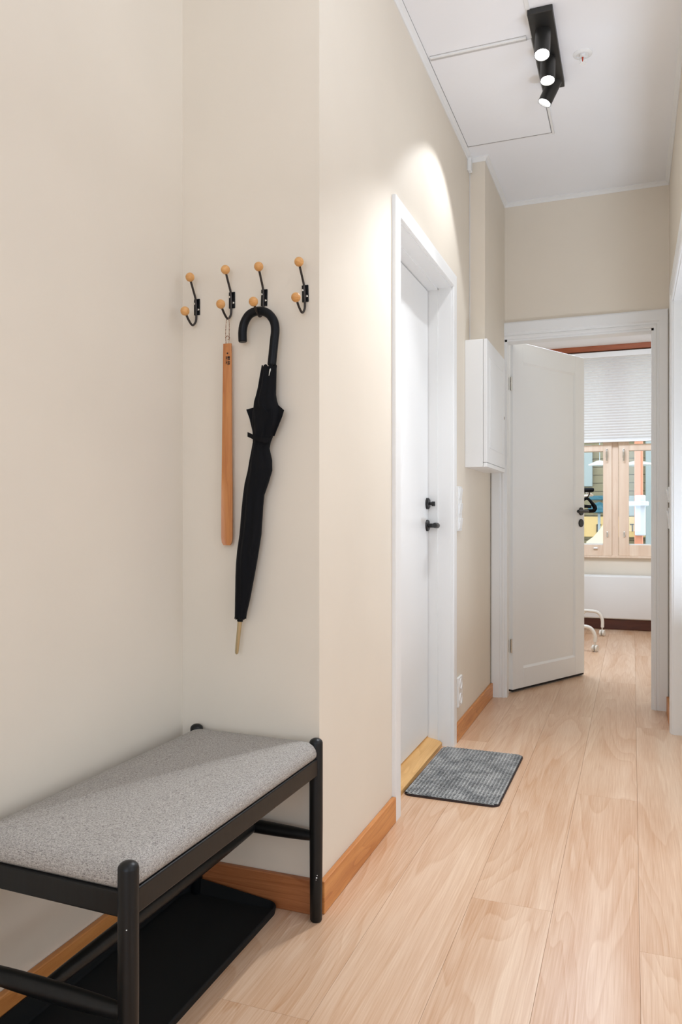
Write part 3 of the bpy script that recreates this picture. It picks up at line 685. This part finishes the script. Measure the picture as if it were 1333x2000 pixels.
tube(bm, pts, rd, 24); bmod('middle_stretcher', bm, M['bench'], 'a')
# cushion
bm = new(); cw, cl = 0.188, 0.385; nu, nv = 40, 72
def rrect(t_, hx_, hy_, r_):       # rounded rectangle, param by angle steps
    seg = []
    for cx, cy, a0 in ((hx_-r_, hy_-r_, 0), (-hx_+r_, hy_-r_, 90), (-hx_+r_, -hy_+r_, 180), (hx_-r_, -hy_+r_, 270)):
        for k in range(9): a_ = R(a0+k*90/8); seg.append((cx+r_*math.cos(a_), cy+r_*math.sin(a_)))
        # intermediate points along the straight run
    return seg
def outline(ins):
    r_ = max(0.032-ins*0.6, 0.01); base_ = rrect(0, cw-ins, cl-ins, r_); out = []
    for i, p in enumerate(base_):
        q = base_[(i+1) % len(base_)]; out.append(p)
        if i % 9 == 8:
            for k in range(1, 10): out.append((p[0]+(q[0]-p[0])*k/10, p[1]+(q[1]-p[1])*k/10))
    return out
prof = [(0.016, 0.416), (0.006, 0.4165), (0.0008, 0.423), (0.0, 0.430), (0.0025, 0.440), (0.008, 0.449), (0.018, 0.456), (0.034, 0.4605), (0.06, 0.464), (0.10, 0.4668), (0.15, 0.468)]
rr = []
for ins, z in prof: rr.append([bm.verts.new((x, y, z)) for x, y in outline(ins)])
for a, c in zip(rr, rr[1:]):
    for k in range(len(a)): bm.faces.new((a[k], a[(k+1)%len(a)], c[(k+1)%len(a)], c[k]))
bm.faces.new(rr[-1]); bm.faces.new(rr[0][::-1]); cush = bmod('seat_cushion', bm, M['fabric'], 'all')

# shoe tray under the bench
tr = thing('shoe_tray', 'black rubber shoe tray on the floor under the bench', 'tray', (-1.0, 1.4, 0))
bm = new(); TX0, TX1, TY0, TY1 = XA+0.0155, -0.862, 0.62, 1.822
def tray_ring(ins, z, zl):
    r_ = max(0.028-ins, 0.008); out = []
    for cx, cy, a0 in ((TX1-ins-r_, TY1-ins-r_, 0), (TX0+ins+r_, TY1-ins-r_, 90), (TX0+ins+r_, TY0+ins+r_, 180), (TX1-ins-r_, TY0+ins+r_, 270)):
        for k in range(7):
            a_ = R(a0+k*15); x = cx+r_*math.cos(a_); y = cy+r_*math.sin(a_); f_ = (TX1-x)/(TX1-TX0)
            out.append(bm.verts.new((x, y, z+(zl-z)*f_)))
    return out
rr = [tray_ring(0.004, 0.0008, 0.0008), tray_ring(0.0, 0.018, 0.05), tray_ring(0.002, 0.021, 0.053), tray_ring(0.0045, 0.021, 0.053), tray_ring(0.0055, 0.017, 0.049), tray_ring(0.008, 0.006, 0.008), tray_ring(0.012, 0.0045, 0.0048)]
for a, c in zip(rr, rr[1:]):
    for k in range(len(a)): bm.faces.new((a[k], a[(k+1)%len(a)], c[(k+1)%len(a)], c[k]))
bm.faces.new(rr[0][::-1]); bm.faces.new(rr[-1]); obj('rubber_tray', bm, M['rubber'], tr, 'a')

# ------------------------------------------------------------------ door mat
MX0, MX1, MY0, MY1 = -0.792, -0.44, 2.735, 3.36
dm = thing('doormat', 'small grey and black woven doormat in front of the closed white door', 'doormat', ((MX0+MX1)/2, (MY0+MY1)/2, 0), R(-0.6))
WL[dm.name] = Vector((0,0,0)); hw, hl = (MX1-MX0)/2, (MY1-MY0)/2
def rr_pts(hx_, hy_, r_): return rrect(0, hx_, hy_, r_)
bm = new(); prism(bm, rr_pts(hw, hl, 0.03), 0.0008, 0.006); bmod('backing', bm, M['mat_edge'], False, dm)
bm = new(); prism(bm, rr_pts(hw-0.003, hl-0.003, 0.027), 0.006, 0.0072); bmod('pile_base', bm, M['mat_black'], False, dm)
bm = new()
def clip(v, h, other):   # half length of a strand at offset v so it stays inside the rounded corner
    r_ = 0.027; d_ = (other-r_); e_ = abs(v)-d_
    return h if e_ <= 0 else h-r_+math.sqrt(max(r_*r_-e_*e_, 0))
nx, ny = 24, 46
for i in range(nx+1):
    x = -hw+0.008+(2*hw-0.016)*i/nx; hh = clip(x, hl-0.004, hw-0.004)
    segs = 60; prev = None
    for k in range(segs+1):
        y = -hh+2*hh*k/segs; z = 0.0098+0.0009*math.sin(k*2.2+i*1.3); wv = 0.0034+0.0006*math.sin(k*1.7+i)
        cur = [bm.verts.new((x-wv, y, 0.007)), bm.verts.new((x-wv*0.6, y, z)), bm.verts.new((x+wv*0.6, y, z)), bm.verts.new((x+wv, y, 0.007))]
        if prev:
            for q in range(3): bm.faces.new((prev[q], prev[q+1], cur[q+1], cur[q]))
        prev = cur
for j in range(ny+1):
    y = -hl+0.008+(2*hl-0.016)*j/ny; hh = clip(y, hw-0.004, hl-0.004)
    box(bm, -hh, hh, y-0.0030, y+0.0030, 0.007, 0.0088)
wv = bmod('woven_pile', bm, M['yarn'], False, dm); wv['kind'] = 'stuff'

# ------------------------------------------------------------------ ceiling spot fixture
FX, FY0, FY1 = -0.303, 2.745, 3.255
fx = thing('ceiling_spotlight', 'black ceiling bar with three cylindrical spotlights', 'ceiling light', (FX, 3.0, ZC))
bm = new(); box(bm, FX-0.043, FX+0.043, FY0, FY1, ZC-0.022, ZC, 0.0015); obj('mounting_bar', bm, M['lamp_black'], fx)
def spot(y, axis, ln, power, cone, blend, dx=0.0):
    top = Vector((FX+dx, y, ZC-0.022)); d = Vector(axis).normalized(); m = frame_to(top - d*0.0, d)
    bm = new(); lathe(bm, [(0, -0.006), (0.0275, -0.006), (0.0275, ln), (0.0255, ln), (0.0250, ln-0.010), (0, ln-0.010)], m, 40); cy = obj('spot_cylinder', bm, M['lamp_black'], fx, 'a')
    bm = new(); lathe(bm, [(0, ln-0.0095), (0.0246, ln-0.0095), (0.0235, ln-0.006), (0, ln-0.003)], m, 32); obj('lens', bm, M['lens_glow'], cy, 'a')
    L = bpy.data.lights.new('spot_lamp', 'SPOT'); L.energy = power; L.spot_size = R(cone); L.spot_blend = blend; L.shadow_soft_size = 0.018; L.color = (0.95, 1.0, 1.08)
    lo = bpy.data.objects.new('spot_lamp', L); COL.objects.link(lo); lo.location = top + d*(ln+0.004); lo.rotation_euler = d.to_track_quat('-Z', 'Y').to_euler()
spot(2.853, (0, -0.30, -0.954), 0.110, 47, 80, 0.5)
spot(3.03, (0, -0.20, -0.98), 0.098, 30, 84, 0.5)
spot(3.205, (-0.42, -0.12, -0.9), 0.092, 12, 90, 0.3, 0.008)

# sprinkler
sp = thing('sprinkler', 'small white ceiling sprinkler with red bulb beside the spotlight bar', 'sprinkler', (-0.18, 3.085, ZC))
bm = new(); lathe(bm, [(0.0, 0), (0.036, 0), (0.036, 0.002), (0.030, 0.0045), (0.024, 0.006), (0.022, 0.003), (0.0, 0.003)], Matrix.Translation((-0.18, 3.085, ZC)) @ Matrix.Rotation(R(180), 4, 'X'), 40); obj('escutcheon', bm, M['plastic'], sp, 'a')
bm = new(); lathe(bm, [(0, 0.003), (0.011, 0.003), (0.010, 0.011), (0.006, 0.013), (0, 0.013)], Matrix.Translation((-0.18, 3.085, ZC)) @ Matrix.Rotation(R(180), 4, 'X'), 24)
for k in (-1, 1): tube(bm, smooth_path([(-0.18+k*0.008, 3.085, ZC-0.012), (-0.18+k*0.009, 3.085, ZC-0.024), (-0.18+k*0.002, 3.085, ZC-0.036)], 4), 0.0014, 8)
lathe(bm, [(0, 0.036), (0.012, 0.0365), (0.012, 0.038), (0, 0.038)], Matrix.Translation((-0.18, 3.085, ZC)) @ Matrix.Rotation(R(180), 4, 'X'), 24)
obj('sprinkler_head', bm, M['plastic'], sp, 'a')
bm = new(); tube(bm, [(-0.18, 3.085, ZC-0.012), (-0.18, 3.085, ZC-0.033)], [0.0034, 0.0018], 10); obj('glass_bulb', bm, M['sprinkler_red'], sp, 'a')

# ------------------------------------------------------------------ bedroom window
win = thing('window_1', 'pale pine double window of the bedroom', 'window', ((WX[0]+WX[1])/2, YW, WZ0), kind='structure')
fy0, fy1 = YW+0.02, YW+0.09
pz = lambda py: at(1210, py, YW).z
pxx = lambda px, y=YW: at(px, 1000, y).x
xm0, xm1 = pxx(1195.6), pxx(1209.5)
zs0, zs1 = pz(1085.6), WZ1-0.03
bm = new(); box(bm, WX[0], WX[1], YW-0.03, fy1, WZ0-0.012, WZ0+0.006, 0.002); obj('window_sill', bm, M['pine'], win)
bm = new(); box(bm, WX[0], WX[0]+0.03, fy0, fy1+0.03, WZ0, WZ1); box(bm, WX[1]-0.03, WX[1], fy0, fy1+0.03, WZ0, WZ1); box(bm, xm0, xm1-0.004, fy0+0.006, fy1+0.03, WZ0, WZ1); box(bm, WX[0], WX[1], fy0, fy1+0.03, WZ1-0.03, WZ1)
obj('window_frame', bm, M['pine'], win)
def sash(xa, xb, sl, sr, zb, zt, h_px, side):
    bm = new(); box(bm, xa, xa+sl, fy0-0.02, fy1, zb, zt, 0.002); box(bm, xb-sr, xb, fy0-0.02, fy1, zb, zt, 0.002)
    box(bm, xa+sl, xb-sr, fy0-0.02, fy1, zb, pz(1064.5), 0.002); box(bm, xa+sl, xb-sr, fy0-0.02, fy1, pz(880.5), pz(868), 0.002); box(bm, xa+sl, xb-sr, fy0-0.015, fy1, zt-0.05, zt, 0.002)
    s = obj('sash', bm, M['pine'], win)
    bm = new(); box(bm, xa+sl-0.002, xb-sr+0.002, fy1-0.04, fy1-0.036, pz(1066), zt-0.04); obj('pane', bm, M['glass'], s)
    bm = new(); box(bm, xa+sl, xb-sr, fy0+0.005, fy1, pz(1064.5), pz(1062.5)); obj('glazing_bead', bm, M['plastic'], s)
    c = at(h_px, 879, YW-0.01); bm = new(); box(bm, c.x-0.009, c.x+0.009, fy0-0.032, fy0-0.02, c.z-0.07, c.z+0.01, 0.003, 2)
    tube(bm, smooth_path([(c.x, fy0-0.034, c.z), (c.x+0.002, fy0-0.055, c.z-0.004), (c.x+0.003, fy0-0.055, c.z-0.05), (c.x, fy0-0.05, c.z-0.10)], 4), 0.0065, 10)
    obj('window_handle', bm, M['chrome'], s, 'a')
    c = at(h_px+1, 1043, YW-0.01); bm = new(); box(bm, c.x-0.006, c.x+0.006, fy0-0.03, fy0-0.018, c.z-0.028, c.z+0.022, 0.003, 2); tube(bm, [(c.x-0.004, fy0-0.034, c.z+0.012), (c.x+0.006, fy0-0.038, c.z-0.008)], 0.005, 8); obj('sash_latch', bm, M['chrome'], s)
sash(WX[0]+0.03, xm0, 0.06, pxx(1195.6)-pxx(1178.7), zs0, zs1, 1186, -1)
sash(xm1, WX[1]-0.03, pxx(1229.4)-pxx(1209.5), 0.06, zs0, zs1, 1219, 1)
c = at(1164, 1071, YW-0.01); bm = new(); box(bm, c.x-0.02, c.x+0.02, fy0-0.034, fy0-0.018, c.z-0.006, c.z+0.006, 0.003, 2); obj('sash_latch', bm, M['chrome'], win)
bm = new(); box(bm, WX[0]-0.05, WX[1]+0.05, YW-0.075, YW-0.001, pz(685.5), ZB, 0.002); o = obj('curtain_board', bm, M['brownwood']); tag(o, 'brown wooden board above the bedroom window, tight under the ceiling', 'board')
# pleated blind
bl = thing('pleated_blind', 'white pleated blind half lowered over the bedroom window', 'blind', ((WX[0]+WX[1])/2, YW-0.04, pz(860)))
bx0, bx1 = WX[0]+0.0, WX[1]-0.0; yb = YW-0.045
bm = new(); box(bm, bx0, bx1, yb-0.025, yb+0.025, pz(698.5), pz(690.5)+0.012, 0.002); obj('head_rail', bm, M['plastic'], bl)
bm = new(); box(bm, bx0, bx1, yb-0.018, yb+0.018, pz(864), pz(859.8), 0.002); obj('bottom_rail', bm, M['plastic'], bl)
bm = new(); zt, zb = pz(698.5), pz(859.8); npl = 30; prev = None
for i in range(2*npl+1):
    t_ = i/(2*npl); z = zt+(zb-zt)*t_; y = yb+(0.0055 if i % 2 else -0.0055)
    cur = (bm.verts.new((bx0, y, z)), bm.verts.new((bx1, y, z)))
    if prev: bm.faces.new((prev[0], prev[1], cur[1], cur[0]))
    prev = cur
obj('pleated_fabric', bm, M['blind'], bl)
# radiator
yr = YW-0.125
rd_ = thing('radiator', 'white panel radiator under the bedroom window', 'radiator', (-0.1, yr, 0.1))
ra, rbm = at(1145, 1123.5, yr), at(1278, 1212.5, yr)
bm = new(); box(bm, ra.x-0.75, rbm.x+0.35, yr, yr+0.06, rbm.z, ra.z, 0.012, 3); obj('panel', bm, M['radiator'], rd_, 'a')
bm = new(); box(bm, ra.x-0.75, rbm.x+0.35, yr+0.01, yr+0.095, ra.z-0.012, ra.z+0.004, 0.003)
for k in range(2): box(bm, -0.7+k*0.9, -0.66+k*0.9, yr+0.06, YW-0.001, 0.3, 0.36)
obj('grille', bm, M['radiator'], rd_)

# ------------------------------------------------------------------ rolling clothes rack
rk = thing('clothes_rack', 'white tubular rolling clothes rack behind the open door', 'clothes rack', (-0.45, 6.6, 0))
def foot(yf, pxs):
    bm = new(); e = at(*pxs, yf)
    zc = 0.075; xt = e.x
    pts = smooth_path([(xt-0.62, yf, e.z-0.01), (xt-0.3, yf, e.z+0.0), (xt-0.1, yf, e.z), (xt-0.03, yf, e.z-0.015), (xt, yf, e.z-0.07), (xt+0.002, yf, zc)], 5)
    tube(bm, pts, 0.014, 14); obj('foot_tube', bm, M['rack_white'], rk, 'a')
    bm = new()
    for k in (-1, 1): lathe(bm, [(0, -0.008), (0.022, -0.008), (0.026, -0.004), (0.026, 0.004), (0.022, 0.008), (0, 0.008)], Matrix.Translation((xt+k*0.012, yf, 0.027)) @ Matrix.Rotation(R(90), 4, 'Y') @ Matrix.Rotation(R(20), 4, 'X'), 20)
    tube(bm, [(xt, yf, 0.027), (xt, yf, 0.08)], 0.006, 10); cs = obj('caster', bm, M['rack_white'], rk, 'a')
    return xt, e.z
xa, za = foot(6.15, (1163, 1224)); xb2, zb2 = foot(6.98, (1177, 1194))
bm = new(); tube(bm, [(xa-0.22, 6.15, za), (xb2-0.24, 6.98, zb2)], 0.012, 12); tube(bm, [(xa-0.22, 6.15, za), (xa-0.22, 6.15, 1.22)], 0.012, 12); tube(bm, [(xb2-0.24, 6.98, zb2), (xb2-0.24, 6.98, 1.22)], 0.012, 12)
tube(bm, [(xb2-0.24, 6.98, 0.12), (xb2-0.13, 6.98, zb2-0.002)], 0.010, 12)
c = at(1147, 957, 6.15); XRL = c.x
tube(bm, [(XRL, 6.12, 1.21), (XRL, 7.0, 1.21)], 0.010, 12)
tube(bm, smooth_path([(xb2-0.24, 6.98, 1.10), (xb2-0.20, 6.98, 1.19), (XRL, 6.98, 1.21)], 5), 0.010, 12); obj('frame_tube', bm, M['rack_white'], rk, 'a')
bm = new(); zc = at(1150, 957, 6.09).z; tube(bm, [(XRL-0.10, 6.09, zc), (XRL+0.035, 6.09, zc), (XRL+0.05, 6.09, zc), (XRL+0.055, 6.09, zc)], [0.017, 0.017, 0.015, 0.008], 18); obj('black_end_grip', bm, M['hat_black'], rk, 'a')
for j in range(3):
    yh = 6.17+0.03*j
    t = thing('clothes_hanger', 'black clothes hanger bunched on the end of the white rack', 'hanger', (XRL, yh, 1.1), group='black hangers on the rack')
    zz = at(1152, 985, 6.15).z
    bm = new(); tube(bm, smooth_path([(XRL-0.016, yh, 1.205), (XRL-0.010, yh, 1.223), (XRL+0.008, yh, 1.225), (XRL+0.017, yh, 1.208), (XRL+0.012, yh, 1.19), (XRL, yh, 1.17), (XRL, yh, zz+0.045)], 5), 0.0032, 8); obj('hook', bm, M['black_metal'], t, 'a')
    bm = new(); s_ = 0.062-0.006*j
    for k in (0,):
        pts = smooth_path([(XRL-0.2, yh, zz-0.05), (XRL-0.03, yh, zz+0.035), (XRL, yh, zz+0.046), (XRL+s_*0.6, yh, zz+0.012), (XRL+s_, yh, zz-0.022-0.006*j), (XRL+s_*0.55, yh, zz-0.046-0.004*j), (XRL-0.2, yh, zz-0.052)], 5)
        tube(bm, pts, 0.0105, 10); tube(bm, [(XRL-0.05, yh, zz-0.01), (XRL+0.03, yh, zz-0.018)], 0.012, 8)
    obj('shoulder_bar', bm, M['hat_black'], t, 'a')

# ------------------------------------------------------------------ street seen through the window
plainmat('siding', srgb(126, 116, 88), 0.8); plainmat('column_red', srgb(204, 132, 104), 0.6); plainmat('street_grey', srgb(150, 160, 164), 0.9)
plainmat('sign_yellow', srgb(202, 170, 112), 0.5); plainmat('teal', srgb(42, 98, 114), 0.5); plainmat('pale_blue', srgb(142, 152, 152), 0.5); plainmat('cream', srgb(226, 216, 190), 0.6)
YO = 13.0
hb = thing('building', 'olive clapboard shop front across the street', 'building', (0, YO, 0))
bm = new(); box(bm, -4, 3.4, YO+0.05, YO+0.3, -0.6, 4.6); obj('facade', bm, M['siding'], hb)
bm = new()
for k in range(34): 
    z = 0.0+k*0.13; box(bm, -4, 3.4, YO+0.02, YO+0.06, z, z+0.122, 0.004)
sd = obj('siding_boards', bm, M['siding'], hb); sd['kind'] = 'stuff'
def far(name, label, cat, p0, p1, y, m, th=0.06, bev=0.01, parent=None, zb=None):
    a, c = at(*p0, y), at(*p1, y); t = new(); box(t, a.x, c.x, y, y+th, c.z if zb is None else zb, a.z, bev); o = obj(name, t, M[m], parent)
    if label: tag(o, label, cat)
    return o
sgn = far('sign', 'yellow shop sign low across the street with dark lettering', 'sign', (1128, 1009), (1290, 1050), YO-0.085, 'sign_yellow', 0.07)
def bars(qs):
    bm = new()
    for p0, p1 in qs:
        a, c = at(*p0, YO-0.1), at(*p1, YO-0.1); box(bm, a.x, c.x, YO-0.1, YO-0.08, c.z, a.z)
    obj('letter', bm, M['dark_gap'], sgn)
bars([((1257.5, 1023), (1268, 1025.5)), ((1259.5, 1024), (1261.6, 1038)), ((1266, 1024), (1268.4, 1039))])
bars([((1166, 1024), (1168, 1040)), ((1167, 1024), (1175, 1026))])
bars([((1231, 1023), (1239, 1025)), ((1235, 1024), (1237, 1038))])
bm = new(); box(bm, -4, 3.4, YO-1.4, YO+0.3, 4.6, 4.75, 0.01); obj('canopy_slab', bm, M['street_grey'], hb)
far('awning', None, None, (1152, 968), (1180, 976), YO-0.52, 'teal', 0.53, parent=hb)
far('shop_window', None, None, (1118, 870), (1158, 950), YO-0.06, 'pale_blue', 0.07, parent=hb)
far('glass_panel', None, None, (1222, 968), (1243, 1008), YO-0.06, 'pale_blue', 0.07, parent=hb)
far('pillar', None, None, (1262, 700), (1300, 1009), YO-0.3, 'pale_blue', 0.3, parent=hb, zb=-0.6)
pr = thing('parasol', 'folded teal parasol across the street, seen in the left pane', 'parasol', (at(1170, 990, YO-1).x, YO-1.0, -0.6))
c = at(1171, 980, YO-1.0); c2 = at(1171, 1003, YO-1.0)
bm = new(); lathe(bm, [(0, c.z-c2.z), (0.06, c.z-c2.z-0.02), (0.16, 0.12), (0.15, 0.02), (0, 0)], Matrix.Translation((c.x, YO-1.0, c2.z)), 16); obj('folded_canopy', bm, M['teal'], pr, 'a')
bm = new(); tube(bm, [(c.x, YO-1.0, -0.6), (c.x, YO-1.0, c2.z)], 0.02, 10); obj('pole', bm, M['street_grey'], pr, 'a')
clm = far('column', 'salmon red column outside the right window pane', 'column', (1240, 700), (1257, 1064), 10.0, 'column_red', 0.14, zb=-0.6)
far('sign', 'white tall board fixed to the red column outside', 'sign', (1241, 967), (1262, 1046), 9.93, 'board_white', 0.069)
far('sign', 'white horizontal board crossing in front of the red column', 'sign', (1228, 979), (1268, 988.5), 9.86, 'board_white', 0.069)
def lampdisc(px, py, rx, lab):
    c = at(px, py, YO-1.0); t = thing('pendant_lamp', lab, 'lamp', (c.x, c.y, c.z))
    bm = new(); lathe(bm, [(0, 0.06), (0.05, 0.05), (rx, 0.0), (rx*0.98, -0.015), (0, -0.03)], Matrix.Translation(c), 28); obj('shade', bm, M['plastic'], t, 'a')
    bm = new(); tube(bm, [c+Vector((0, 0, 0.05)), Vector((c.x, c.y, 4.6))], 0.006, 6); obj('cord', bm, M['street_grey'], t)
lampdisc(1172, 907, 0.16, 'white disc pendant lamp across the street, in the left pane')
lampdisc(1246, 907, 0.26, 'white disc pendant lamp across the street, behind the red column')
a = [at(1140, 1064, 9.2), at(1182, 1064, 9.2), at(1182, 1020, 9.2), at(1172, 1034, 9.2), at(1160, 1048, 9.2), at(1146, 1058, 9.2)]
a[0].z = a[1].z = -0.6
bm = new(); va = [bm.verts.new(p) for p in a]; vb = [bm.verts.new(p+Vector((0, 0.5, 0))) for p in a]
bm.faces.new(va); bm.faces.new(vb[::-1])
for k in range(len(a)): bm.faces.new((va[k], va[(k+1)%len(a)], vb[(k+1)%len(a)], vb[k]))
o = obj('tarpaulin', bm, M['cream']); tag(o, 'pale cream sloping cover just outside the left pane', 'cover')
bm = new(); box(bm, -8, 8, YW+0.3, 16, -0.9, -0.6); o = obj('ground_street', bm, M['street_grey']); tag(o, 'grey street outside the bedroom window', 'street', kind='structure')
